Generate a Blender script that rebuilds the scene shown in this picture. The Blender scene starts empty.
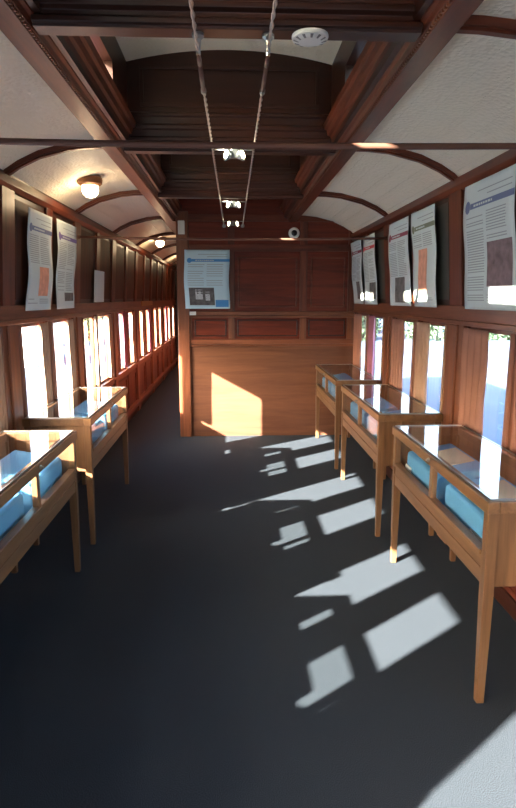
import bpy, bmesh, math, random
from mathutils import Vector, Matrix
random.seed(7)
S = bpy.context.scene
COL = S.collection
PI = math.pi

# ------------------------------------------------------------------ materials
def lin(r, g, b):
    f = lambda c: (c/255/12.92) if c/255 <= .04045 else ((c/255+.055)/1.055)**2.4
    return (f(r), f(g), f(b), 1)

def base_mat(name):
    m = bpy.data.materials.new(name); m.use_nodes = True
    nt = m.node_tree
    return m, nt, nt.nodes['Principled BSDF']

def mat(name, col, rough=.5, metal=0, bump=0, bscale=200, vary=0, vscale=8, coat=0, stretch=(1,1,1)):
    m, nt, p = base_mat(name)
    p.inputs['Base Color'].default_value = col
    p.inputs['Roughness'].default_value = rough
    p.inputs['Metallic'].default_value = metal
    p.inputs['Coat Weight'].default_value = coat
    tc = nt.nodes.new('ShaderNodeTexCoord'); mp = nt.nodes.new('ShaderNodeMapping')
    mp.inputs['Scale'].default_value = stretch
    nt.links.new(tc.outputs['Object'], mp.inputs['Vector'])
    if vary:
        n = nt.nodes.new('ShaderNodeTexNoise'); n.inputs['Scale'].default_value = vscale
        n.inputs['Detail'].default_value = 4
        nt.links.new(mp.outputs[0], n.inputs['Vector'])
        mx = nt.nodes.new('ShaderNodeMix'); mx.data_type = 'RGBA'
        mx.inputs['A'].default_value = tuple(c*(1-vary) for c in col[:3])+(1,)
        mx.inputs['B'].default_value = tuple(min(1, c*(1+vary)) for c in col[:3])+(1,)
        nt.links.new(n.outputs['Fac'], mx.inputs['Factor'])
        nt.links.new(mx.outputs['Result'], p.inputs['Base Color'])
    if bump:
        n = nt.nodes.new('ShaderNodeTexNoise'); n.inputs['Scale'].default_value = bscale
        nt.links.new(mp.outputs[0], n.inputs['Vector'])
        b = nt.nodes.new('ShaderNodeBump'); b.inputs['Strength'].default_value = bump
        b.inputs['Distance'].default_value = .01
        nt.links.new(n.outputs['Fac'], b.inputs['Height']); nt.links.new(b.outputs[0], p.inputs['Normal'])
    return m

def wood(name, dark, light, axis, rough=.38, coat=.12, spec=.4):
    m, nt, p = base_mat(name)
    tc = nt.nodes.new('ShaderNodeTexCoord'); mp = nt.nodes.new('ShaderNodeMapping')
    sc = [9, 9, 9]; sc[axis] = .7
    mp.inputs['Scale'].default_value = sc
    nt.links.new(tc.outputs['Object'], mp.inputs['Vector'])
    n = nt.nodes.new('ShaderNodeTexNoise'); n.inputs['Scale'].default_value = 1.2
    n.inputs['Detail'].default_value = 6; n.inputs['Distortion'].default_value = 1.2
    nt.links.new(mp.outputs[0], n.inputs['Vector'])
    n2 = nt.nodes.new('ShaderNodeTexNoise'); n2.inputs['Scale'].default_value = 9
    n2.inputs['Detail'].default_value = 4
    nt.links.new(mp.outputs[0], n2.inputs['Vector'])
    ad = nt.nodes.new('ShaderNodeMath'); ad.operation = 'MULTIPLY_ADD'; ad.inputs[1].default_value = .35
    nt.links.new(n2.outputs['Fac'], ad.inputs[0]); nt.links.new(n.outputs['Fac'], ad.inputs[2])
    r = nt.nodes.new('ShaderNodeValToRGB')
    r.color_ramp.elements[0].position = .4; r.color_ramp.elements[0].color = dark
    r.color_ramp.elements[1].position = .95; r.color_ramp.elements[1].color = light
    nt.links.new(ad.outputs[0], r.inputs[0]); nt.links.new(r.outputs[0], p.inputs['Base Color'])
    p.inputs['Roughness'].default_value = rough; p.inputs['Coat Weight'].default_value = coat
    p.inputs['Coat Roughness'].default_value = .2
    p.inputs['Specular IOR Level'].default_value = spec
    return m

def glass(name, tint=(1, 1, 1, 1), ior=1.5, rough=0.0):
    m = bpy.data.materials.new(name); m.use_nodes = True; nt = m.node_tree; nt.nodes.clear()
    o = nt.nodes.new('ShaderNodeOutputMaterial'); t = nt.nodes.new('ShaderNodeBsdfTransparent')
    g = nt.nodes.new('ShaderNodeBsdfGlossy'); f = nt.nodes.new('ShaderNodeLayerWeight'); x = nt.nodes.new('ShaderNodeMixShader')
    t.inputs[0].default_value = tint; g.inputs['Roughness'].default_value = rough
    # reflectance of a thin pane at any angle, the same from both sides
    pw = nt.nodes.new('ShaderNodeMath'); pw.operation = 'POWER'; pw.inputs[1].default_value = 4.0
    ma = nt.nodes.new('ShaderNodeMath'); ma.operation = 'MULTIPLY_ADD'; ma.inputs[1].default_value = .88; ma.inputs[2].default_value = .07
    nt.links.new(f.outputs['Facing'], pw.inputs[0]); nt.links.new(pw.outputs[0], ma.inputs[0])
    f = ma
    nt.links.new(f.outputs[0], x.inputs[0]); nt.links.new(t.outputs[0], x.inputs[1]); nt.links.new(g.outputs[0], x.inputs[2])
    nt.links.new(x.outputs[0], o.inputs[0])
    return m

def emit(name, col, s):
    m = bpy.data.materials.new(name); m.use_nodes = True; nt = m.node_tree; nt.nodes.clear()
    o = nt.nodes.new('ShaderNodeOutputMaterial'); e = nt.nodes.new('ShaderNodeEmission')
    e.inputs[0].default_value = col; e.inputs[1].default_value = s
    nt.links.new(e.outputs[0], o.inputs[0]); return m

MD, ML = lin(62, 26, 14), lin(122, 58, 35)       # mahogany
M = {}
for i, a in enumerate('xyz'):
    M['mah_'+a] = wood('mahogany_'+a, MD, ML, i)
    M['rail_'+a] = wood('rail_wood_'+a, lin(84, 45, 28), lin(140, 84, 56), i)
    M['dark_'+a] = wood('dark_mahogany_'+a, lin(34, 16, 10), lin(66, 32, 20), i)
    M['oak_'+a] = wood('oak_'+a, lin(84, 57, 38), lin(130, 95, 63), i, rough=.4, coat=.1)
M['dado'] = wood('dado_plywood', lin(88, 54, 38), lin(116, 74, 52), 0, rough=.55, coat=0, spec=.3)
M['panel_red'] = wood('red_mahogany', lin(72, 24, 12), lin(118, 46, 26), 0, rough=.5, coat=.08, spec=.3)
M['frieze_wood'] = wood('frieze_wood', lin(44, 22, 14), lin(88, 46, 30), 2, rough=.55, coat=0, spec=.3)
M['black_panel'] = mat('dark_frieze_panel', lin(60, 62, 58), .35, vary=.15)
M['glass'] = glass('window_glass')
M['case_glass'] = glass('case_glass', (.97, .985, .98, 1))
M['green_glass'] = glass('green_glass', (.9, .95, .88, 1))
M['steel'] = mat('steel', lin(170, 170, 165), .3, 1)
M['iron'] = mat('dark_iron', lin(104, 70, 58), .5, .2)
M['brass'] = mat('brass', lin(190, 150, 80), .35, .9)
M['lampbase'] = mat('bronzed_lamp_base', lin(130, 85, 55), .4, .3)
M['white'] = mat('white_plastic', lin(225, 225, 218), .4)
M['black'] = mat('black_plastic', lin(20, 20, 20), .3)
M['paper'] = mat('poster_paper', lin(198, 208, 208), .7)
M['bluepaper'] = mat('blue_tinted_paper', lin(198, 224, 232), .7)
M['ink'] = mat('ink_grey', lin(150, 158, 160), .8)
M['inkdark'] = mat('ink_dark', lin(60, 56, 54), .8, vary=.5, vscale=40)
M['inkblue'] = mat('ink_blue', lin(70, 140, 200), .7)
M['inkslate'] = mat('ink_slate', lin(104, 116, 150), .7)
M['inkviolet'] = mat('ink_violet', lin(110, 96, 150), .7)
M['inkred'] = mat('ink_red', lin(200, 60, 70), .7)
M['inkmaroon'] = mat('ink_maroon', lin(140, 60, 76), .7)
M['inkolive'] = mat('ink_olive', lin(116, 122, 100), .7)
M['photo_orange'] = mat('photo_orange', lin(218, 150, 124), .7, vary=.5, vscale=22)
M['photo_grey'] = mat('photo_grey', lin(96, 92, 90), .7, vary=.95, vscale=22)
M['photo_light'] = mat('photo_light', lin(205, 205, 205), .7, vary=.3, vscale=50)
M['photo_mauve'] = mat('photo_mauve', lin(120, 100, 104), .7, vary=.8, vscale=25)
M['cushion'] = mat('blue_cloth', lin(96, 164, 210), .8, bump=.2, bscale=600)
M['card'] = mat('beige_card', lin(206, 190, 160), .7, vary=.1)
M['pinkcard'] = mat('pink_card', lin(228, 180, 160), .7)
M['curtain_brown'] = mat('curtain_brown', lin(158, 112, 96), .85, vary=.3, vscale=14, stretch=(1, 1, .25))
M['curtain_mauve'] = mat('curtain_mauve', lin(170, 110, 128), .85, vary=.3, vscale=14, stretch=(1, 1, .25))
M['curtain_pale'] = mat('curtain_pale', lin(180, 146, 124), .85, vary=.3, vscale=14, stretch=(1, 1, .25))
for k_ in ('brown', 'mauve', 'pale'):
    nt_ = M['curtain_'+k_].node_tree; p_ = nt_.nodes['Principled BSDF']; o_ = nt_.nodes['Material Output']
    tr_ = nt_.nodes.new('ShaderNodeBsdfTranslucent'); mx_ = nt_.nodes.new('ShaderNodeMixShader'); mx_.inputs[0].default_value = .05
    tr_.inputs[0].default_value = tuple(p_.inputs['Base Color'].default_value)
    nt_.links.new(p_.outputs[0], mx_.inputs[1]); nt_.links.new(tr_.outputs[0], mx_.inputs[2]); nt_.links.new(mx_.outputs[0], o_.inputs[0])
M['bulb'] = emit('lamp_glow', (1, .74, .42, 1), 9)
M['halogen'] = emit('halogen_glow', (1, .85, .55, 1), 14)
M['leaf'] = mat('leaf', lin(92, 112, 62), .6, vary=.4, vscale=1.5)
M['leaf2'] = mat('leaf_dark', lin(70, 96, 70), .6, vary=.4, vscale=1.5)
M['bark'] = mat('bark', lin(90, 74, 60), .9, vary=.3)
M['shedwall'] = mat('shed_wall', lin(214, 214, 210), .8, vary=.05)
M['shedroof'] = mat('shed_roof', lin(120, 132, 150), .6)
M['outer'] = mat('outer_paint', lin(90, 40, 30), .5)

def carpet():
    m, nt, p = base_mat('carpet')
    tc = nt.nodes.new('ShaderNodeTexCoord')
    n = nt.nodes.new('ShaderNodeTexNoise'); n.inputs['Scale'].default_value = 330; n.inputs['Detail'].default_value = 3
    nt.links.new(tc.outputs['Object'], n.inputs['Vector'])
    r = nt.nodes.new('ShaderNodeValToRGB')
    r.color_ramp.elements[0].position = .35; r.color_ramp.elements[0].color = lin(20, 24, 28)
    r.color_ramp.elements[1].position = .68; r.color_ramp.elements[1].color = lin(72, 80, 88)
    nt.links.new(n.outputs['Fac'], r.inputs[0]); nt.links.new(r.outputs[0], p.inputs['Base Color'])
    b = nt.nodes.new('ShaderNodeBump'); b.inputs['Strength'].default_value = .5; b.inputs['Distance'].default_value = .004
    nt.links.new(n.outputs['Fac'], b.inputs['Height']); nt.links.new(b.outputs[0], p.inputs['Normal'])
    p.inputs['Roughness'].default_value = .95; p.inputs['Specular IOR Level'].default_value = .15
    return m
M['carpet'] = carpet()

def ceiling_mat():
    # cream pressed sheeting: embossed dots and long seams
    m, nt, p = base_mat('embossed_ceiling')
    p.inputs['Base Color'].default_value = lin(246, 236, 216); p.inputs['Roughness'].default_value = .55
    tc = nt.nodes.new('ShaderNodeTexCoord')
    v = nt.nodes.new('ShaderNodeTexVoronoi'); v.inputs['Scale'].default_value = 48
    nt.links.new(tc.outputs['Object'], v.inputs['Vector'])
    sx = nt.nodes.new('ShaderNodeSeparateXYZ'); nt.links.new(tc.outputs['Object'], sx.inputs[0])
    mu = nt.nodes.new('ShaderNodeMath'); mu.operation = 'MULTIPLY'; mu.inputs[1].default_value = 8.5
    nt.links.new(sx.outputs['X'], mu.inputs[0])
    fr = nt.nodes.new('ShaderNodeMath'); fr.operation = 'FRACT'; nt.links.new(mu.outputs[0], fr.inputs[0])
    gt = nt.nodes.new('ShaderNodeMath'); gt.operation = 'GREATER_THAN'; gt.inputs[1].default_value = .09
    nt.links.new(fr.outputs[0], gt.inputs[0])
    ad = nt.nodes.new('ShaderNodeMath'); ad.operation = 'MULTIPLY_ADD'; ad.inputs[1].default_value = .6
    nt.links.new(v.outputs['Distance'], ad.inputs[0]); nt.links.new(gt.outputs[0], ad.inputs[2])
    b = nt.nodes.new('ShaderNodeBump'); b.inputs['Strength'].default_value = .9; b.inputs['Distance'].default_value = .008
    nt.links.new(ad.outputs[0], b.inputs['Height']); nt.links.new(b.outputs[0], p.inputs['Normal'])
    return m
M['ceil'] = ceiling_mat()

def ground_mat():
    m, nt, p = base_mat('shade_blue_ground')
    tc = nt.nodes.new('ShaderNodeTexCoord')
    n = nt.nodes.new('ShaderNodeTexNoise'); n.inputs['Scale'].default_value = .35; n.inputs['Detail'].default_value = 6
    nt.links.new(tc.outputs['Object'], n.inputs['Vector'])
    r = nt.nodes.new('ShaderNodeValToRGB')
    r.color_ramp.elements[0].position = .3; r.color_ramp.elements[0].color = lin(46, 70, 92)  # blue of skylit shade is put into the ground's base colour
    r.color_ramp.elements[1].position = .7; r.color_ramp.elements[1].color = lin(60, 84, 108)
    nt.links.new(n.outputs['Fac'], r.inputs[0]); nt.links.new(r.outputs[0], p.inputs['Base Color'])
    p.inputs['Roughness'].default_value = .9
    return m
M['ground'] = ground_mat()

# ------------------------------------------------------------------ mesh helpers
class MB:
    def __init__(s): s.v = []; s.f = []; s.mi = []
    def face(s, pts, mi=0):
        k = len(s.v); s.v += [tuple(p) for p in pts]; s.f.append(tuple(range(k, k+len(pts)))); s.mi.append(mi); return s
    def box(s, x0, x1, y0, y1, z0, z1, mi=0):
        if x0 > x1: x0, x1 = x1, x0
        if y0 > y1: y0, y1 = y1, y0
        if z0 > z1: z0, z1 = z1, z0
        k = len(s.v)
        s.v += [(x0,y0,z0),(x1,y0,z0),(x1,y1,z0),(x0,y1,z0),(x0,y0,z1),(x1,y0,z1),(x1,y1,z1),(x0,y1,z1)]
        for q in ((0,3,2,1),(4,5,6,7),(0,1,5,4),(1,2,6,5),(2,3,7,6),(3,0,4,7)):
            s.f.append(tuple(k+i for i in q)); s.mi.append(mi)
        return s
    def prism(s, prof, a0, a1, axis='y', mi=0):
        # prof: closed outline; axis y: (x,z) pts, axis x: (y,z) pts
        n = len(prof); k = len(s.v)
        for a in (a0, a1):
            for p, q in prof:
                s.v.append((p, a, q) if axis == 'y' else (a, p, q) if axis == 'x' else (p, q, a))
        s.f.append(tuple(range(k, k+n))); s.mi.append(mi)
        s.f.append(tuple(range(k+2*n-1, k+n-1, -1))); s.mi.append(mi)
        for i in range(n):
            j = (i+1) % n
            s.f.append((k+i, k+n+i, k+n+j, k+j)); s.mi.append(mi)
        return s
    def tube(s, pts, r, n=8, cap=True, mi=0):
        pts = [Vector(p) for p in pts]; k0 = len(s.v)
        rr = r if isinstance(r, (list, tuple)) else [r]*len(pts)
        up = None
        for i, p in enumerate(pts):
            t = (pts[min(i+1, len(pts)-1)]-pts[max(i-1, 0)]).normalized()
            if up is None:
                up = t.orthogonal().normalized()
            up = (up - t*up.dot(t)).normalized(); w = t.cross(up)
            for j in range(n):
                a = 2*PI*j/n
                s.v.append(tuple(p+(up*math.cos(a)+w*math.sin(a))*rr[i]))
        for i in range(len(pts)-1):
            for j in range(n):
                a = k0+i*n+j; b = k0+i*n+(j+1) % n
                s.f.append((a, b, b+n, a+n)); s.mi.append(mi)
        if cap:
            s.f.append(tuple(range(k0+n-1, k0-1, -1))); s.mi.append(mi)
            e = k0+(len(pts)-1)*n; s.f.append(tuple(range(e, e+n))); s.mi.append(mi)
        return s
    def lathe(s, prof, n=24, mi=0, mtx=None):
        k = len(s.v); mtx = mtx or Matrix()
        for r, z in prof:
            for j in range(n):
                a = 2*PI*j/n; s.v.append(tuple(mtx @ Vector((r*math.cos(a), r*math.sin(a), z))))
        for i in range(len(prof)-1):
            for j in range(n):
                a = k+i*n+j; b = k+i*n+(j+1) % n
                s.f.append((a, b, b+n, a+n)); s.mi.append(mi)
        s.f.append(tuple(range(k+n-1, k-1, -1))); s.mi.append(mi)
        e = k+(len(prof)-1)*n; s.f.append(tuple(range(e, e+n))); s.mi.append(mi)
        return s
    def build(s, name, m, parent=None, bevel=0, smooth=False, solid=0):
        me = bpy.data.meshes.new(name); me.from_pydata(s.v, [], s.f); me.validate()
        ms = m if isinstance(m, (list, tuple)) else [m]
        for q in ms: me.materials.append(q)
        if len(ms) > 1 and len(me.polygons) == len(s.mi): me.polygons.foreach_set('material_index', s.mi)
        bm = bmesh.new(); bm.from_mesh(me); bmesh.ops.recalc_face_normals(bm, faces=bm.faces); bm.to_mesh(me); bm.free()
        if smooth: me.polygons.foreach_set('use_smooth', [True]*len(me.polygons))
        o = bpy.data.objects.new(name, me); COL.objects.link(o)
        if parent: o.parent = parent
        if bevel:
            b = o.modifiers.new('bevel', 'BEVEL'); b.width = bevel; b.segments = 2; b.limit_method = 'ANGLE'
            b.harden_normals = False
        if solid:
            q = o.modifiers.new('solid', 'SOLIDIFY'); q.thickness = solid; q.offset = 0
        return o

def tag(o, label, cat, group=None, kind=None):
    o['label'] = label; o['category'] = cat
    if group: o['group'] = group
    if kind: o['kind'] = kind
    return o
def thing(name, label, cat, loc=(0,0,0), rz=0, group=None):
    o = bpy.data.objects.new(name, None); COL.objects.link(o)
    o.empty_display_size = .1
    o.location = loc; o.rotation_euler = (0, 0, rz)
    return tag(o, label, cat, group)
def struct(o, label=None):
    o['kind'] = 'structure'
    if label: o['label'] = label
    return o
def dup(root, loc, rz, label, group=None):
    r = root.copy(); COL.objects.link(r); r.location = loc; r.rotation_euler = (0, 0, rz); r['label'] = label
    if group: r['group'] = group
    for ch in list(root.children):
        c = ch.copy(); COL.objects.link(c); c.parent = r
        for g in list(ch.children):
            d = g.copy(); COL.objects.link(d); d.parent = c
    return r

# ------------------------------------------------------------------ dimensions
XL, XR = -1.33, 1.38            # inner faces of the side walls
PER = 1.58
PIL = [.48+PER*k for k in range(-3, 10)]     # pillar centres
YB, YE, YC = -4.3, 6.70, 14.2   # back end, partition, far end of corridor
ZS, ZH = .68, 1.385             # sill and head of the windows
ZC = 2.19                       # cornice
# ------------------------------------------------------------------ floor
struct(MB().box(-1.40, 1.45, YB-.05, YC+.05, -.12, 0).build('floor', M['carpet']), 'dark blue-grey carpet floor of the carriage')
struct(MB().box(-1.40, 1.45, YB-.05, YC+.05, -.35, -.125).build('trim_1', M['outer']), 'underframe below the carriage floor')

# ------------------------------------------------------------------ side walls
def openings(P):
    return [(P+.12, P+.72), (P+.78, P+1.41)]
def side_wall(sd):
    X = XL if sd < 0 else XR
    nm = 'left' if sd < 0 else 'right'
    yend = YC
    t = .05*sd
    m = MB()
    # wainscot below the sill and band above the head, tilted frieze
    m.box(X, X+t, YB, yend, 0, ZS)
    ops = [o for P in PIL for o in openings(P) if o[0] > YB+.05 and o[1] < yend-.05]
    y = YB
    for a, b in ops:
        m.box(X, X+t, y, a, ZS, ZH); y = b
    m.box(X, X+t, y, yend, ZS, ZH)
    m.box(X, X+t, YB, yend, ZH, 1.46)
    o = m.build('wall_'+nm, M['mah_z']); struct(o, 'mahogany %s side wall of the carriage' % nm)
    # frieze leaning inwards above the windows
    xt = X-.055*sd
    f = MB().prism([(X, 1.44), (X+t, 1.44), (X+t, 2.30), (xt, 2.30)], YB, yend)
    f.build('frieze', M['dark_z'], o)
    # frieze panelling: stiles at each pillar and between windows, top and bottom rails
    def fx(z, d): return X-.055*sd*(z-1.44)/.86-d*sd
    st = MB()
    for P in PIL:
        for c, w in ((P, .10), (P+.795, .075)):
            if c-w < YB or c+w > yend: continue
            z0, z1 = 1.50, 2.17
            st.prism([(fx(z0, 0), z0), (fx(z0, .018), z0), (fx(z1, .018), z1), (fx(z1, 0), z1)], c-w, c+w)
    st.build('frieze_stile', M['mah_z'], o, bevel=.003)
    rl = MB()
    rl.box(X-.028*sd, X+.01*sd, YB, yend, 1.42, 1.505)
    rl.box(X-.038*sd, X+.01*sd, YB, yend, 1.392, 1.42)
    rl.build('window_head_rail', M['rail_y'], o, bevel=.004)
    dk = MB()
    for P in PIL:
        for a, b in ((P+.11, P+.715), (P+.875, P+PER-.11)):
            if a < YB or b > yend: continue
            z0, z1 = 1.54, 2.13
            dk.prism([(fx(z0, 0), z0), (fx(z0, .006), z0), (fx(z1, .006), z1), (fx(z1, 0), z1)], a+.03, b-.03)
    dk.build('frieze_panel', M['black_panel'] if sd > 0 else M['frieze_wood'], o)
    # sill
    sl = MB().box(X-.03*sd, X+.03*sd, YB, yend, ZS-.03, ZS)
    sl.box(X-.016*sd, X, YB, yend, ZS-.07, ZS-.03)
    sl.build('window_sill', M['rail_y'], o, bevel=.004)
    # pilasters
    pl = MB()
    for P in PIL:
        if P > yend-.1 or P < YB+.1: continue
        pl.box(X-.03*sd, X, P-.085, P+.085, .0, ZS-.03)
        pl.box(X-.035*sd, X+.01*sd, P-.075, P+.075, ZS, 1.392)
        pl.box(X-.022*sd, X, P-.15, P+.12, ZS, 1.392)
        pl.box(X-.02*sd, X, P+.72, P+.78, ZS, 1.392)
    pl.build('pilaster', M['rail_z'], o, bevel=.005)
    # wainscot panels
    w = MB()
    for P in PIL:
        for a, b in ((P+.11, P+.74), (P+.85, P+PER-.11)):
            if a < YB or b > yend: continue
            z0, z1 = .10, .58
            w.box(X-.012*sd, X, a, b, z0, z0+.03); w.box(X-.012*sd, X, a, b, z1-.03, z1)
            w.box(X-.012*sd, X, a, a+.03, z0+.03, z1-.03); w.box(X-.012*sd, X, b-.03, b, z0+.03, z1-.03)
    w.build('wainscot_moulding', M['mah_y'], o)
    # cornice rail under the ceiling
    c = MB().prism([(X+.02*sd, 2.15), (X-.06*sd, 2.16), (X-.085*sd, 2.185), (X-.075*sd, 2.235), (X+.02*sd, 2.235)], YB, yend)
    c.build('cornice', M['mah_y'], o, bevel=.003)
    # outer skin
    s = MB().box(X+t, X+t+.02*sd, YB, yend, -.3, ZS-.0)
    s.box(X+t, X+t+.02*sd, YB, yend, ZH, 2.5)
    s.build('outer_skin', M['outer'], o)
    struct(MB().box(X-.014*sd, X, YB, (yend if sd < 0 else YE-.03), 0, .09).build('baseboard_'+nm, M['dark_y'], bevel=.004))
    return ops
opsL = side_wall(-1); opsR = side_wall(1)
# heating pipe casing low along the left wall of the corridor
MB().box(XL, XL+.05, 5.4, YC, .10, .16).build('baseboard_left_ledge', M['rail_y'], bevel=.006)['kind'] = 'structure'
bpy.data.objects['baseboard_left_ledge'].name = 'trim_2'

# windows: frame + pane
wn = 0
for sd, ops, X in ((-1, opsL, XL), (1, opsR, XR)):
    for a, b in ops:
        wn += 1
        x0, x1 = X+.012*sd, X+.045*sd
        m = MB(); fw = .022
        m.box(x0, x1, a, b, ZH-fw, ZH); m.box(x0, x1, a, b, ZS, ZS+fw)
        m.box(x0, x1, a, a+fw, ZS+fw, ZH-fw); m.box(x0, x1, b-fw, b, ZS+fw, ZH-fw)
        w = struct(m.build('window_%d' % wn, M['rail_z'], bevel=.003))
        xm = X+.03*sd
        g = MB().face([(xm, a+fw, ZS+fw), (xm, b-fw, ZS+fw), (xm, b-fw, ZH-fw), (xm, a+fw, ZH-fw)])
        g.build('glass_pane', M['glass'], w)

# ------------------------------------------------------------------ ends
bw = MB().box(XL-.05, -.45, YB-.05, YB, 0, 3.0).box(.45, XR+.05, YB-.05, YB, 0, 3.0).box(-.45, .45, YB-.05, YB, 2.0, 3.0)  # unseen end wall, doorway gap added so fill light enters from behind
struct(bw.build('wall_back', M['mah_z']), 'mahogany wall behind the viewer with a doorway left open for fill light')
struct(MB().box(XL-.05, XR+.05, YC, YC+.05, 0, 3.0).build('wall_corridor_end', M['dark_z']))
struct(MB().box(-.56, -.51, YE+.06, YC, 0, 2.46).build('wall_corridor', M['mah_z']), 'corridor side of the compartment partition')

# partition facing the viewer
wf = struct(MB().box(-.56, XR, YE, YE+.06, 0, 2.46).box(-.57, .57, YE, YE+.06, 2.46, 2.95).build('wall_far', M['panel_red']), 'panelled mahogany end partition')
def rect_rails(mb, x0, x1, z0, z1, w, y0, y1):
    mb.box(x0, x1, y0, y1, z0, z0+w); mb.box(x0, x1, y0, y1, z1-w, z1)
    mb.box(x0, x0+w, y0, y1, z0+w, z1-w); mb.box(x1-w, x1, y0, y1, z0+w, z1-w)
yb = YE
MB().box(-.46, XR, yb-.008, yb, .0, 1.02).build('dado_board', M['dado'], wf)
m = MB()
m.box(-.46, XR, yb-.045, yb, 1.335, 1.362); m.box(-.46, XR, yb-.03, yb, 1.362, 1.405)
m.build('upper_shelf_rail', M['rail_x'], wf, bevel=.006)
m = MB().box(-.46, XR, yb-.04, yb, 1.02, 1.045).box(-.46, XR, yb-.025, yb, 1.045, 1.10)
m.build('dado_rail', M['rail_x'], wf, bevel=.006)
m = MB()
for x, w in ((.0, .035), (.79, .035), (1.33, .05), (-.45, .01)):
    m.box(x-w, x+w, yb-.018, yb, 1.10, 1.335)
m.build('lower_stile', M['rail_z'], wf, bevel=.003)
m = MB()
for a, b in ((-.41, -.06), (.06, .73), (.85, 1.26)):
    rect_rails(m, a, b, 1.13, 1.315, .014, yb-.012, yb)
m.build('small_panel_moulding', M['dark_x'], wf, bevel=.004)
m = MB()
for x, w in ((.0, .035), (.79, .04), (1.33, .05)):
    m.box(x-w, x+w, yb-.016, yb, 1.405, 2.42)
m.build('upper_stile', M['mah_z'], wf, bevel=.003)
m = MB().box(-.46, XR, yb-.017, yb, 2.05, 2.12).box(-.46, XR, yb-.02, yb, 2.36, 2.43)
m.build('upper_rail', M['mah_x'], wf, bevel=.003)
m = MB()
for a, b in ((.07, .72), (.87, 1.25), (-.42, -.06)):
    rect_rails(m, a, b, 1.45, 1.99, .016, yb-.011, yb)
m.build('large_panel_moulding', M['mah_x'], wf, bevel=.004)
struct(MB().box(-.59, -.46, YE-.04, YE+.08, 0, 2.46).build('trim_3', M['rail_z'], bevel=.008), 'timber post at the free end of the partition')

# ------------------------------------------------------------------ ceiling
CUR = [(1.345, 2.20), (1.30, 2.243), (1.22, 2.292), (1.10, 2.345), (.92, 2.39), (.80, 2.402), (.70, 2.405)]
def curve(sd, off=0.0):
    pts = []
    for x, z in CUR:
        xx = x if sd > 0 else x-.03*(x-.7)/.65
        pts.append((xx*sd, z+off))
    return pts
cm = MB()
for sd in (-1, 1):
    p = curve(sd, .02); q = curve(sd, .06)
    cm.prism(p+q[::-1], YB, YC)
# arched centre of the clerestory
def arch(x): return 2.90-.07*(x/.58)**2
xs = [-.58+1.16*i/16 for i in range(17)]
cm.prism([(x, arch(x)) for x in xs]+[(x, arch(x)+.03) for x in xs[::-1]], YB, YC)
ceil = struct(cm.build('ceiling', M['ceil'], smooth=False), 'cream embossed ceiling panels')
# roof above
rf = MB().box(-1.47, -.60, YB, YC, 2.50, 2.56).box(.60, 1.47, YB, YC, 2.50, 2.56).box(-.66, .66, YB, YC, 2.96, 3.02)
rf.build('roof_deck', M['outer'], ceil)

# clerestory walls with small green lights
def clerestory(sd, n):
    m = MB(); X0, X1 = .57*sd, .63*sd
    y = YB
    gl = []
    for P in PIL:
        a, b = P+.50, P+1.12
        if a < YB or b > 5.3: continue
        m.box(X0, X1, y, a, 2.40, 2.97); m.box(X0, X1, a, b, 2.40, 2.585); m.box(X0, X1, a, b, 2.68, 2.97); y = b
        gl.append((a, b))
    m.box(X0, X1, y, YC, 2.40, 2.97)
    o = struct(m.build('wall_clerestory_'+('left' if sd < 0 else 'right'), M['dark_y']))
    g = MB()
    for a, b in gl: g.face([(.60*sd, a, 2.585), (.60*sd, b, 2.585), (.60*sd, b, 2.68), (.60*sd, a, 2.68)])
    g.build('clerestory_glass', M['green_glass'], o)
    # longitudinal beam with stepped moulding
    pr = [(.725, 2.42), (.725, 2.372), (.715, 2.36), (.61, 2.36), (.60, 2.372), (.585, 2.372), (.578, 2.39), (.562, 2.395), (.555, 2.42), (.535, 2.425),
          (.528, 2.45), (.508, 2.455), (.50, 2.48), (.48, 2.485), (.475, 2.515), (.49, 2.53), (.52, 2.54), (.575, 2.56), (.60, 2.56), (.60, 2.42)]
    pr = [((x-.012 if x > .62 else x+.012 if x > .605 else .622-(.60-x)*.78)*sd, z) for x, z in pr]
    t = MB().prism(pr, YB, YE if sd > 0 else YE)
    t = struct(t.build('trim_%d' % n, M['mah_y'], bevel=.002), 'moulded clerestory beam')
    # bead line on the moulding
    b = MB()
    yy = 1.0
    while yy < YE-.05:
        b.box(.622*sd, .614*sd, yy, yy+.010, 2.364, 2.374)
        b.box(.588*sd, .582*sd, yy, yy+.010, 2.410, 2.420)
        yy += .021
    b.build('bead_moulding', M['rail_y'], t)
clerestory(-1, 4); clerestory(1, 5)
MB().prism([(-.725, 2.42), (-.725, 2.36), (-.58, 2.36), (-.58, 2.42)], YE, YC).build('trim_6', M['mah_y'], bevel=.002)['kind'] = 'structure'

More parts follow.
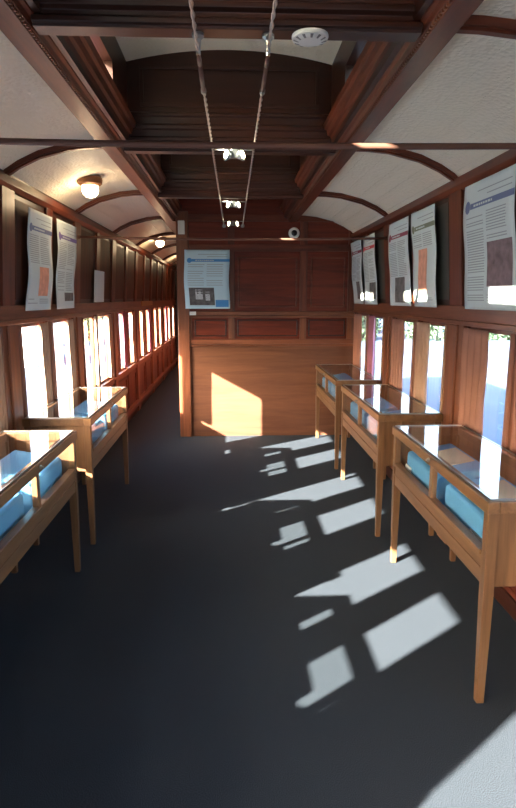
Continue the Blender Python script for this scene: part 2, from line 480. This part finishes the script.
# ribs across the side ceilings + deep carlines across the clerestory
tn = 10
for P in PIL:
    if P < YB+.1 or P > YC-.2: continue
    for sd in (-1, 1):
        if sd > 0 and P > YE: continue
        p = curve(sd, -.008); q = curve(sd, .03)
        # foot
        m = MB().prism(p+q[::-1], P-.03, P+.03)
        p2 = curve(sd, -.018); m.prism(p2+curve(sd, 0)[::-1], P-.014, P+.014)
        struct(m.build('trim_%d' % tn, M['mah_x']), 'curved timber ceiling rib'); tn += 1
    if P > YE: continue
    # carline: (y,z) profile, symmetric
    half = [(.035, 2.366), (.035, 2.374), (.046, 2.377), (.046, 2.392), (.038, 2.398), (.038, 2.412), (.056, 2.42), (.056, 2.436), (.046, 2.442), (.046, 2.475), (.058, 2.482), (.058, 2.50),
            (.042, 2.51), (.042, 2.545), (.052, 2.552), (.052, 2.566), (.03, 2.575), (.03, 2.92)]
    pr = [(P-a, z) for a, z in half]+[(P+a, z) for a, z in half[::-1]]
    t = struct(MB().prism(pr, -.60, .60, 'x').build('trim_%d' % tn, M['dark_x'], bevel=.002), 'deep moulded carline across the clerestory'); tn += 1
    m = MB()
    rect_rails(m, -.50, .50, 2.60, 2.815, .02, P-.042, P-.03)
    m.build('carline_panel_moulding', M['dark_x'], t, bevel=.003)

# ------------------------------------------------------------------ curtains
def curtain_mesh(w, seed, z0=ZS+.03, z1=ZH-.005):
    rnd = random.Random(seed); m = MB(); nu, nv = 22, 14
    ph = rnd.random()*6; fr = 2.6 if w < .12 else 3.6
    k = len(m.v)
    for j in range(nv+1):
        v = j/nv; z = z0+(z1-z0)*v
        squeeze = 1-.22*math.sin(v*PI)*rnd.choice((1, 1))
        for i in range(nu+1):
            u = i/nu
            y = (u-.5)*w*(.9+.1*v)*(1+.05*math.sin(9*v+ph))
            x = .016*math.sin(u*2*PI*fr+ph+.5*math.sin(v*3))*(.6+.4*(1-v))
            m.v.append((x, y, z))
    for j in range(nv):
        for i in range(nu):
            a = j*(nu+1)+i; m.f.append((a, a+1, a+nu+2, a+nu+1)); m.mi.append(0)
    return m
ordn = ['first', 'second', 'third', 'fourth', 'fifth', 'sixth', 'seventh', 'eighth', 'ninth', 'tenth', 'eleventh']
protos = {}
def curtain(w, col, X, y, label, group):
    key = (w, col)
    if key not in protos:
        o = curtain_mesh(w, len(protos)+3).build('curtain', M['curtain_'+col], smooth=True, solid=.002)
        protos[key] = o
    else:
        o = protos[key].copy(); COL.objects.link(o)
    o.location = (X, y, 0)
    tag(o, label, 'curtain', group)
    return o
# right wall: windows counted from the partition
seenR = [o for o in opsR if 1.9 < o[0] and o[1] < YE]
seenR = seenR[::-1]
for i, (a, b) in enumerate(seenR):
    nth = ordn[i]
    c = 'mauve' if i == 1 else 'pale' if i == 3 else 'brown'
    c2 = 'pale' if i % 2 else 'brown'
    if b < YE-.02:
        curtain(.33 if i % 2 == 0 else .26, c, XR-.020, b-(.150 if i % 2 == 0 else .115), '%s curtain at the far side of the %s right-hand window from the partition' % ({'mauve':'mauve','brown':'brown','pale':'pale'}[c], nth), 'curtains at the right-hand windows')
    curtain(.035, c2, XR-.020, a+.012, 'narrow %s curtain at the near side of the %s right-hand window from the partition' % (c2, nth), 'curtains at the right-hand windows')
seenL = [o for o in opsL if -.4 < o[0] and o[1] < YE+.6]
k_ = 0
for a, b in seenL:
    if a < 3.6:
        wh = 'left window %s, out of frame' % ('beside the viewer', 'under a metre ahead', 'over a metre ahead', 'over two metres ahead', 'three metres ahead')[k_]; k_ += 1; G = 'curtains at left-hand windows beside the viewer'
    else:
        wh = '%s visible left-hand window' % ordn[k_-5]; k_ += 1; G = 'curtains at the left-hand windows'
    wide = (b-a) > .6
    fw_ = (.20 if a < 0 else .19) if wide else (.10 if a > 5 else .16)
    curtain(fw_, 'pale', XL+.020, b+.015-fw_/2, 'pale curtain, far side of the '+wh, G)
    if not (wide and a > 5.3):
        nw = .175 if .55 < a < .7 else .05 if wide else .035
        curtain(nw, 'brown', XL+.020, a+(nw/2 if .55 < a < .7 else .02), 'brown curtain, near side of the '+wh, G)
for i, (a, b) in enumerate([o for o in opsL if YE+.6 <= o[1]]):
    curtain(.20, 'mauve' if i % 3 == 0 else 'pale', XL+.020, b-.08, ('mauve' if i % 3 == 0 else 'pale')+' curtain hanging between the windows down the corridor past the partition', 'corridor window curtains '+('mauve' if i % 3 == 0 else 'pale'))
    curtain(.17, 'brown', XL+.020, a+.07, 'brown curtain hanging between the windows down the corridor past the partition', 'corridor window curtains brown')

# ------------------------------------------------------------------ display cases
CD, CH = .40, .83
def make_case(L, label):
    t = thing('display_case', label, 'display case', group='glazed display cases along the carriage walls')
    x0, x1, y0, y1 = -CD/2, CD/2, -L/2, L/2      # front is -x
    lw = .042
    for sx in (x0, x1-lw):
        for sy in (y0, y1-lw):
            m = MB()
            # slightly tapering square leg
            k = .006
            m.v = []
            z0, z1 = 0, .775
            for z, s in ((0, k), (.45, 0), (z1, 0)):
                m.v += [(sx+s, sy+s, z), (sx+lw-s, sy+s, z), (sx+lw-s, sy+lw-s, z), (sx+s, sy+lw-s, z)]
            m.f = [(3, 2, 1, 0), (8, 9, 10, 11)]+[(r*4+i, r*4+(i+1) % 4, r*4+4+(i+1) % 4, r*4+4+i) for r in (0, 1) for i in range(4)]
            m.mi = [0]*10
            m.build('leg', M['oak_z'], t, bevel=.003)
    # top frame
    m = MB(); fw = .038
    m.box(x0-.008, x0+fw, y0-.008, y1+.008, .775, .822); m.box(x1-fw, x1+.008, y0-.008, y1+.008, .775, .822)
    m.box(x0+fw, x1-fw, y0-.008, y0+fw, .775, .822); m.box(x0+fw, x1-fw, y1-fw, y1+.008, .775, .822)
    m.build('top_frame', M['oak_y'], t, bevel=.004)
    # thin metal edge round the glass
    m = MB(); e = .006; gx0, gx1, gy0, gy1 = x0+.012, x1-.012, y0+.012, y1-.012
    m.box(gx0-e, gx0, gy0-e, gy1+e, .822, .829); m.box(gx1, gx1+e, gy0-e, gy1+e, .822, .829)
    m.box(gx0, gx1, gy0-e, gy0, .822, .829); m.box(gx0, gx1, gy1, gy1+e, .822, .829)
    m.build('glass_edge_strip', M['steel'], t)
    MB().face([(gx0, gy0, .827), (gx1, gy0, .827), (gx1, gy1, .827), (gx0, gy1, .827)]).build('glass_top', M['case_glass'], t)
    # front: muntin, panes, apron with ledge
    MB().box(x0+.004, x0+.03, -.02, .02, .60, .775).build('mullion', M['oak_z'], t, bevel=.003)
    for a, b in ((y0+lw, -.02), (.02, y1-lw)):
        MB().face([(x0+.016, a, .62), (x0+.016, b, .62), (x0+.016, b, .775), (x0+.016, a, .775)]).build('front_pane', M['case_glass'], t)
    m = MB().box(x0+.004, x0+.028, y0+lw, y1-lw, .485, .60).box(x0-.006, x0+.034, y0+lw, y1-lw, .60, .618).box(x0-.002, x0+.004, y0+lw, y1-lw, .545, .552)
    m.build('apron', M['oak_y'], t, bevel=.003)
    MB().box(x1-.03, x1-.006, y0+lw, y1-lw, .485, .775).build('back_panel', M['oak_y'], t)
    for a, b, s in ((y0+.006, y0+.026, -1), (y1-.026, y1-.006, 1)):
        m = MB().box(x0+lw, x1-lw, a, b, .485, .775)
        if s < 0:
            m.box(x0+lw+.10, x0+lw+.125, a-.008, a, .50, .775)
        m.build('end_panel', M['oak_z'], t, bevel=.002)
    MB().box(x0+.03, x1-.03, y0+.026, y1-.026, .49, .51).build('base_board', M['oak_y'], t)
    # little lock on the front rail above the mullion
    lk = MB().lathe([(.011, 0), (.011, .006), (.006, .008), (.006, .014), (.003, .016)], 14, mtx=Matrix.Translation((x0-.008, 0, .80)) @ Matrix.Rotation(-PI/2, 4, 'Y'))
    lk.build('lock', M['steel'], t, smooth=False)
    return t
case0 = make_case(1.30, 'nearest oak display case on the right, in the foreground beside the window')
case0.location = (1.13, 2.695, 0)
GC = 'glazed display cases along the carriage walls'
cases = [case0,
    dup(case0, (1.13, 4.345, 0), 0, 'middle of the three oak display cases along the right wall', GC),
    dup(case0, (1.13, 5.93, 0), 0, 'farthest oak display case on the right, standing by the end partition', GC),
    dup(case0, (-1.075, 2.65, 0), PI, 'near oak display case on the left, cut off by the picture edge', GC),
    dup(case0, (-1.075, 4.30, 0), PI, 'second oak display case on the left, with sunlit glass top', GC),
    dup(case0, (-1.075, 1.12, 0), PI, 'oak display case on the left beside the viewer, out of frame', GC)]
# blue display blocks inside
def block_mesh(L):
    m = MB(); w = .26
    m.prism([(-w/2, .0), (w/2, .0), (w/2, .235), (w/2-.02, .245), (-w/2+.012, .198), (-w/2, .188)], -L/2, L/2)
    return m
blk = block_mesh(.50).build('display_block', M['cushion'], bevel=.008)
names = ['nearest case on the right', 'middle case on the right', 'farthest case on the right', 'near case on the left', 'second case on the left', 'left-hand case beside the viewer']
first = True
for c, nm in zip(cases, names):
    for s, w in ((-1, 'near'), (1, 'far')):
        if first: o = blk; first = False
        else: o = blk.copy(); COL.objects.link(o)
        fl = c.rotation_euler.z > 1
        o.rotation_euler = (0, 0, PI if fl else 0)
        dx = .015 if fl else -.015
        o.location = (c.location.x+dx, c.location.y+s*.305, .511)
        o.scale = (1, 1, .95)
        tag(o, 'blue cloth-covered block at the %s end inside the %s' % (w, nm), 'display block', 'blue display blocks in the cases')
# documents lying on the blocks
def doc(x, y, z, w, l, m, label, ry=0, cat='document', group=None):
    o = MB().box(-w/2, w/2, -l/2, l/2, 0, .004).build('document', m)
    o.location = (x, y, z); o.rotation_euler = (0, ry, 0)
    return tag(o, label, cat, group)
sl = -math.atan((.245-.198)*.95/.228)
doc(1.111, 2.39, .7235, .21, .30, M['card'], 'beige card lying at the near end of the nearest right-hand case', sl)
doc(1.111, 3.00, .7235, .21, .26, M['card'], 'beige card lying at the far end of the nearest right-hand case', sl)
def stand_card(x, y, z, w, h, m, label):
    o = MB().prism([(0, 0), (.004, 0), (.016, h), (.012, h)], -w/2, w/2).build('label_card', m)
    o.location = (x, y, z); return tag(o, label, 'card')
stand_card(.967, 3.80, .512, .12, .20, M['pinkcard'], 'pinkish card behind the front glass of the middle right-hand case')
stand_card(.967, 2.25, .512, .13, .10, M['white'], 'white label low behind the near front glass of the foreground right-hand case')
stand_card(.967, 3.20, .512, .10, .115, M['white'], 'white label low behind the far front glass of the foreground right-hand case')

# ------------------------------------------------------------------ posters
def poster(label, org, ua, va, na, w, h, header, parts, seed, paper='paper', curl=.012, lines=34, cols=2, htop=.80):
    """org: bottom near corner; ua/va: unit vectors across / up; na: out of the wall"""
    rnd = random.Random(seed)
    t = thing('poster', label, 'poster', org, 0, 'information posters on the carriage walls')
    ua, va, na = Vector(ua).normalized(), Vector(va).normalized(), Vector(na).normalized()
    ph = rnd.random()*6
    def pt(u, v, d):
        # sheet with gentle waves down its height and one relaxed corner
        c = curl*(math.sin(v*9+ph)*.5+.5)*(.5+.5*math.sin(v*PI))+curl*.6*math.sin(u*3+ph)*(1-v)+.004
        sx = .012*math.sin(v*7+ph)*w
        return ua*(u*w+sx)+va*(v*h)+na*(c+d)
    def patch(mb, u0, u1, v0, v1, d, nu=2, nv=2):
        k = len(mb.v)
        for j in range(nv+1):
            for i in range(nu+1): mb.v.append(tuple(pt(u0+(u1-u0)*i/nu, v0+(v1-v0)*j/nv, d)))
        for j in range(nv):
            for i in range(nu):
                a = k+j*(nu+1)+i; mb.f.append((a, a+1, a+nu+2, a+nu+1)); mb.mi.append(0)
        return mb
    s = patch(MB(), 0, 1, 0, 1, 0, 10, 30).build('sheet', M[paper], t, smooth=True, solid=.001)
    e = .0015
    # header band with a round device at its left end, plus pale lettering on it
    patch(MB(), .16, 1, htop, htop+.045, e, 6, 2).build('header_band', M[header], t)
    m = MB(); k = []
    cx, cy, r = .11, htop+.022, .055
    n = 16
    m.v.append(tuple(pt(cx, cy, e*2)))
    for i in range(n):
        a = 2*PI*i/n; m.v.append(tuple(pt(cx+r*math.cos(a), cy+r*w/h*math.sin(a), e*2)))
    for i in range(n): m.f.append((0, 1+i, 1+(i+1) % n)); m.mi.append(0)
    m.build('round_emblem', M['inkblue' if paper == 'bluepaper' else header], t)
    m = MB(); u = .24
    while u < .62:
        l = rnd.uniform(.02, .05); patch(m, u, u+l, htop+.014, htop+.030, e*2, 1, 1); u += l+.012
    m.build('header_lettering', M['paper'], t)
    m = MB()
    for q in range(2):
        patch(m, .30+.2*q, .95, htop+.12-.04*q, htop+.128-.04*q, e, 4, 1)
    m.build('top_lines', M['ink'], t)
    holes = [(p[0]-.03, p[1]+.03, p[2]-.015, p[3]+.015) for p in parts]
    cw = .84/cols
    for c in range(cols):
        m = MB(); u0 = .08+c*cw; u1 = u0+cw-.05
        for q in range(lines):
            v = htop-.05-q*(htop-.10)/lines
            if rnd.random() < .06: continue
            if any(a < u1 and b > u0 and z0 < v+.006 and z1 > v for a, b, z0, z1 in holes):
                if m.f: m.build('text_column', M['ink'], t); m = MB()
                continue
            uu = u0
            end = u1-(rnd.random()*.4*(u1-u0) if rnd.random() < .15 else rnd.random()*.02)
            patch(m, uu, end, v, v+.008, e, 3, 1)
        if m.f: m.build('text_column', M['ink'], t)
    for u0, u1, v0, v1, mm in parts:
        patch(MB(), u0, u1, v0, v1, e*1.5, 6, 8).build('picture', M[mm], t)
    return t
def wall_poster(sd, y0, y1, zb, zt, label, header, parts, seed, xb=None, xt=None, **k):
    xb = xb if xb is not None else (1.345 if sd > 0 else -1.295)
    xt = xt if xt is not None else (1.297 if sd > 0 else -1.247)
    h = math.hypot(xt-xb, zt-zb)
    va = (xt-xb, 0, zt-zb); na = Vector((-sd, 0, -abs(xt-xb)/(zt-zb)))
    if sd > 0:   # reads from far to near
        return poster(label, (xb, y1, zb), (0, -1, 0), va, na, y1-y0, h, header, parts, seed, **k)
    return poster(label, (xb, y0, zb), (0, 1, 0), va, na, y1-y0, h, header, parts, seed, **k)
wall_poster(1, 2.81, 3.42, 1.49, 2.15, 'largest poster on the right wall, slate blue band and mauve photograph', 'inkslate', [(.50, .95, .18, .52, 'photo_mauve')], 1)
wall_poster(1, 3.90, 4.41, 1.49, 2.14, 'right-wall poster with olive band and tall orange picture', 'inkolive', [(.28, .66, .14, .60, 'photo_orange')], 2)
wall_poster(1, 4.50, 5.05, 1.49, 2.14, 'right-wall poster with maroon band and dark grey photograph', 'inkmaroon', [(.30, .75, .04, .34, 'photo_grey')], 3)
wall_poster(1, 5.55, 6.02, 1.49, 2.13, 'right-wall poster with red band, second from the partition', 'inkred', [(.45, .92, .08, .32, 'photo_grey')], 4)
wall_poster(1, 6.12, 6.63, 1.49, 2.13, 'right-wall poster with red band, hung closest to the partition', 'inkmaroon', [(.40, .75, .08, .36, 'photo_grey')], 5)
wall_poster(-1, 3.89, 4.38, 1.47, 2.10, 'left-wall poster with slate band and orange picture, nearest the viewer', 'inkslate', [(.42, .80, .15, .45, 'photo_orange')], 6)
wall_poster(-1, 4.50, 5.05, 1.47, 2.11, 'left-wall poster with violet band and small grey photograph', 'inkviolet', [(.42, .92, .09, .19, 'photo_grey')], 7)
# plain small notice further along the left wall
nt_ = MB(); nt_.box(0, .006, 0, .42, 0, .30); nt_ = nt_.build('notice', M['paper']); nt_.location = (-1.298, 5.80, 1.51)
nt_.rotation_euler = (0, math.radians(3.6), 0)
tag(nt_, 'small plain white notice on the left wall past the two posters', 'notice')
# poster on the partition
poster('square pale blue poster with black and white photograph on the end partition', (-.508, YE-.044, 1.435), (1, 0, 0), (0, 0, 1), (0, -1, 0), .485, .625,
       'inkblue', [(.10, .66, .06, .36, 'photo_grey'), (.24, .40, .16, .33, 'photo_light'), (.46, .56, .14, .30, 'photo_light'), (.68, .97, .03, .15, 'inkblue')], 8, paper='bluepaper', curl=.006, lines=18)

# small fittings on the partition
lb = MB().box(-.045, .045, -.006, 0, -.020, .020).build('name_label', M['white'], bevel=.002); lb.location = (-.435, YE-.030, 1.384)
tag(lb, 'tiny white label on the rail under the partition poster', 'label')
ex = MB().box(-.035, .035, -.03, 0, -.07, .07).build('sensor_box', M['white'], bevel=.005); ex.location = (-.53, YE-.04, 2.29)
tag(ex, 'small white box high on the post at the corridor corner', 'sensor')
sc = thing('security_camera', 'round white security camera with a dark lens high on the partition', 'camera', (.68, YE-.001, 2.24))
R90 = Matrix.Rotation(PI/2, 4, 'X')
MB().lathe([(.060, 0), (.060, .018), (.052, .028), (.04, .034)], 28, mtx=R90).build('housing', M['white'], sc, smooth=False)
MB().lathe([(.032, .034), (.032, .040), (.026, .052), (.012, .060)], 24, mtx=R90).build('lens', M['black'], sc, smooth=True)
# brass plate on the left frieze in the corridor
bp = MB().box(0, .012, 0, 1.15, 0, .07).build('brass_plate', M['brass'], bevel=.002); bp.location = (XL+.028, 8.85, 1.435)
tag(bp, 'long brass plate above the corridor windows on the left', 'plate')

# ------------------------------------------------------------------ tie rods
for y, lb_ in ((2.06, 'dark iron tie rod crossing the carriage nearest the viewer'), (5.22, 'dark iron tie rod crossing overhead closest to the partition')):
    t = thing('tie_rod', lb_, 'rod', (0, y, 2.05), 0, 'iron tie rods across the carriage')
    xa, xb = XL+.055, XR-.055
    MB().tube([(xa+(xb-xa)*i/12, 0, -.014*math.sin(PI*i/12)) for i in range(13)], .0105, 10).build('rod', M['iron'], t, smooth=True)
    for x, s in ((xa, 1), (xb, -1)):
        mt = Matrix.Translation((x-.03*s, 0, 0)) @ Matrix.Rotation(s*PI/2, 4, 'Y')
        MB().lathe([(.032, 0), (.032, .012), (.018, .02), (.014, .05)], 20, mtx=mt).build('end_boss', M['iron'], t)

# ------------------------------------------------------------------ cable lighting
def twisted(x0, x1, y0, y1, z):
    m = MB(); n = int((y1-y0)/.02)
    for ph in (0, PI):
        pts = []
        for i in range(n+1):
            y = y0+(y1-y0)*i/n; f = i/n; a = (y-y0)*2*PI/.13+ph
            pts.append((x0+(x1-x0)*f+.0035*math.cos(a), y, z+.0035*math.sin(a)))
        m.tube(pts, .0032, 6)
    return m
cable_m = mat('twisted_cable', lin(200, 190, 180), .35, .7)
ZCB = 2.315
for nm, x0, x1, lbl in (('left', -.105, -.075, 'left of the two twisted lighting cables stretched under the carlines'), ('right', .12, .125, 'right of the two twisted lighting cables stretched under the carlines')):
    o = tag(twisted(x0, x1, .9, YE-.02, ZCB).build('lighting_cable', cable_m, smooth=True), lbl, 'cable', 'twisted lighting cables')
    xs_ = x0+(x1-x0)*(2.06-.9)/5.8
    # bracket under the carline with hanging tensioner
    tn_ = thing('cable_tensioner', 'steel cable tensioner on the nearest carline, holding the %s cable' % nm, 'cable fitting', (xs_, 2.06, ZCB), 0, 'cable tensioners')
    MB().lathe([(.019, .051), (.019, .042), (.010, .034), (.007, .012), (.007, -.01)], 20).build('mount', M['steel'], tn_)
    MB().tube([(0, .0, -.006), (0, .05, -.005), (0, .10, -.004)], [.005, .0075, .0075], 10).tube([(0, .10, -.004), (0, .34, -.004)], .008, 10).build('turnbuckle', M['iron'], tn_, smooth=True)
    MB().tube([(0, .34, -.004), (0, .37, -.003)], .0105, 10).build('ferrule', M['steel'], tn_, smooth=True)
    # anchor on partition
    a_ = MB().lathe([(.02, 0), (.02, .01), (.008, .02), (.006, .03)], 16, mtx=Matrix.Translation((0, 0, 0)) @ R90).build('cable_anchor', M['steel'])
    a_.location = (x1, YE-.001, ZCB)
    tag(a_, 'steel anchor on the partition ending the %s lighting cable' % nm, 'cable fitting')
def spots(y, lbl):
    t = thing('cable_spotlight', lbl, 'spotlight', (.02, y, ZCB), 0, 'twin halogen spots on the cables')
    xa, xb = -.108+.02*(y/7), .10
    MB().tube([(xa-.005, 0, -.008), (xb+.005, 0, -.008)], .0035, 8).build('cross_bar', M['steel'], t, smooth=True)
    MB().box(-.018, .018, -.012, .012, -.05, -.004).build('centre_block', M['steel'], t, bevel=.003)
    for s in (-1, 1):
        d = Matrix.Translation((s*.028, 0, -.035)) @ Matrix.Rotation(s*math.radians(78), 4, 'Y') @ Matrix.Rotation(math.radians(28), 4, 'X')
        h = MB().lathe([(.010, -.022), (.018, -.006), (.030, .010), (.032, .016)], 20, mtx=d).build('lamp_head', M['steel'], t, smooth=True)
        MB().lathe([(.021, .0165), (.019, .02)], 20, mtx=d).build('lamp_lens', M['halogen'], h)
    return t
spots(3.30, 'nearest lit twin halogen spotlight hung between the two cables')
spots(5.00, 'second lit twin halogen spotlight between the cables')
spots(6.25, 'last twin halogen spotlight, closest to the partition')

# smoke detector
sd_ = thing('smoke_detector', 'round white slotted smoke detector under the nearest carline', 'smoke detector', (.252, 2.045, 2.361))
fl = Matrix.Rotation(PI, 4, 'X')
MB().lathe([(.057, 0), (.058, .006), (.055, .012), (.038, .019), (.018, .021)], 32, mtx=fl).build('body', M['white'], sd_, smooth=False)
m = MB()
for i in range(12):
    a = 2*PI*i/12; c, s = math.cos(a), math.sin(a)
    k = len(m.v)
    for rr, w, z in ((.036, .003, -.0204), (.052, .005, -.0148)):
        m.v += [(rr*c-w*s, rr*s+w*c, z), (rr*c+w*s, rr*s-w*c, z)]
    m.f.append((k, k+1, k+3, k+2)); m.mi.append(0)
m.build('slot', mat('slot_grey', lin(120, 120, 116), .6), sd_)

# ------------------------------------------------------------------ ceiling lamps
def clamp(y, lbl):
    x = -1.0; z = 2.378
    t = thing('ceiling_lamp', lbl, 'ceiling lamp', (x, y, z), 0, 'round ceiling lamps along the left side')
    MB().lathe([(.085, .012), (.088, 0), (.085, -.03), (.066, -.042), (.060, -.044)], 32).build('base', M['lampbase'], t, smooth=False)
    MB().lathe([(.056, -.04), (.058, -.075), (.05, -.10), (.03, -.118), (.008, -.124)], 32).build('glass_shade', M['bulb'], t, smooth=True)
    L = bpy.data.lights.new('lamp_light', 'POINT'); L.energy = .9; L.color = (1, .72, .42); L.shadow_soft_size = .05
    lo = bpy.data.objects.new('lamp_light', L); COL.objects.link(lo); lo.location = (x, y, z-.19)
clamp(4.52, 'lit round ceiling lamp above the left-hand posters')
clamp(8.75, 'lit round ceiling lamp in the corridor beyond the partition')
clamp(12.2, 'farther lit ceiling lamp deep in the corridor')

# ------------------------------------------------------------------ outside
struct(MB().box(-90, 110, -60, 150, -1.2, -1.1).build('ground', M['ground']), 'open ground outside the carriage, its colour tinted blue like skylit shade')
def crown_mesh(seed, R, H, n):
    rnd = random.Random(seed); m = MB()
    blobs = [(rnd.uniform(-R*.5, R*.5), rnd.uniform(-R*.5, R*.5), rnd.uniform(.06*H, .8*H), rnd.uniform(.4, .62)*R) for _ in range(9)]
    for i in range(n):
        bx, by, bz, br = rnd.choice(blobs)
        d = Vector((rnd.gauss(0, 1), rnd.gauss(0, 1), rnd.gauss(0, 1))).normalized()*br*rnd.uniform(.6, 1.05)
        c = Vector((bx, by, bz))+d
        a = Vector((rnd.gauss(0, 1), rnd.gauss(0, 1), rnd.gauss(0, 1))).normalized(); b = a.orthogonal().normalized(); e = a.cross(b)
        s = rnd.uniform(.10, .22)
        m.face([c+b*s, c+e*s*.6, c-b*s, c-e*s*.6])
    return m
def make_tree(seed, R, H, leaf, label, loc, group):
    t = thing('tree', label, 'tree', loc, 0, group)
    MB().tube([(0, 0, 0), (.1, 0, H*.3), (0, .1, H*.7)], [.22, .16, .06], 8).build('trunk', M['bark'], t, smooth=True)
    crown_mesh(seed, R, H, 2600).build('crown', M[leaf], t)
    return t
GT = 'trees across the yard on the right'
t1 = make_tree(11, 2.0, 4.4, 'leaf2', 'dark leafy tree seen through the right-hand windows across the yard', (8.2, 38, -1.1), GT)
for i, (x, y, r) in enumerate(((12.6, 38.6, 1), (17.2, 38, 2), (21.8, 39, 3.5), (14.8, 45, .5), (10.2, 46, 4), (20, 46, 5.2), (26.5, 40, 2.8), (5.6, 45, 3.3))):
    dup(t1, (x, y, -1.1), r, 'dark leafy tree seen through the right-hand windows across the yard', GT)
t2 = make_tree(23, 1.6, 3.4, 'leaf', 'small olive-green tree outside the left-hand windows', (-11.5, 33, -1.1), 'trees outside on the left')
for (x, y, r) in ((-15.5, 37, 2), (-9.0, 38, 1)):
    dup(t2, (x, y, -1.1), r, 'small olive-green tree outside the left-hand windows', 'trees outside on the left')
sh = thing('shed', 'low pale shed with grey roof outside the first left-hand window', 'building', (-9.6, 25, -1.1))
MB().box(-2.2, 2.0, -1.5, 1.5, 0, 1.65).build('wall', M['shedwall'], sh)
MB().prism([(-1.8, 1.65), (1.8, 1.65), (0, 2.0)], -2.5, 2.3, 'x').build('roof', M['shedroof'], sh)
MB().box(-1.6, 1.2, -1.53, -1.5, .55, .95).build('window', M['shedroof'], sh)

# ------------------------------------------------------------------ light
W = bpy.data.worlds.new('sky'); S.world = W; W.use_nodes = True
nt = W.node_tree; bg = nt.nodes['Background']
sk = nt.nodes.new('ShaderNodeTexSky'); sk.sky_type = 'NISHITA'; sk.sun_disc = False
sk.sun_elevation = math.radians(26); sk.sun_rotation = math.radians(232)
sk.dust_density = 4; sk.ozone_density = 1
nt.links.new(sk.outputs[0], bg.inputs[0]); bg.inputs[1].default_value = .8
sun = bpy.data.lights.new('sun', 'SUN'); sun.energy = 36; sun.angle = math.radians(.6); sun.color = (1, .94, .84)
so = bpy.data.objects.new('sun', sun); COL.objects.link(so)
d = Vector((.788, .616, -.437))
so.rotation_euler = d.to_track_quat('-Z', 'Y').to_euler()
so.location = (-20, -15, 12)

# ------------------------------------------------------------------ camera
cam = bpy.data.cameras.new('camera'); co = bpy.data.objects.new('camera', cam); COL.objects.link(co)
co.location = (0, 0, 1.55)
cam.sensor_fit = 'VERTICAL'; cam.sensor_height = 24; cam.lens = 24*600/808
cam.clip_start = .05; cam.clip_end = 400
P_, Y_ = math.atan(106/600), math.atan(26/600)
co.rotation_euler = (PI/2-P_, 0, -Y_)
S.camera = co
S.view_settings.view_transform = 'Standard'; S.view_settings.look = 'None'
S.view_settings.gamma = 1; S.view_settings.use_curve_mapping = False
S.view_settings.exposure = 1.62
S.cycles.max_bounces = 12; S.cycles.diffuse_bounces = 6; S.cycles.transparent_max_bounces = 16
S.cycles.sample_clamp_indirect = 6
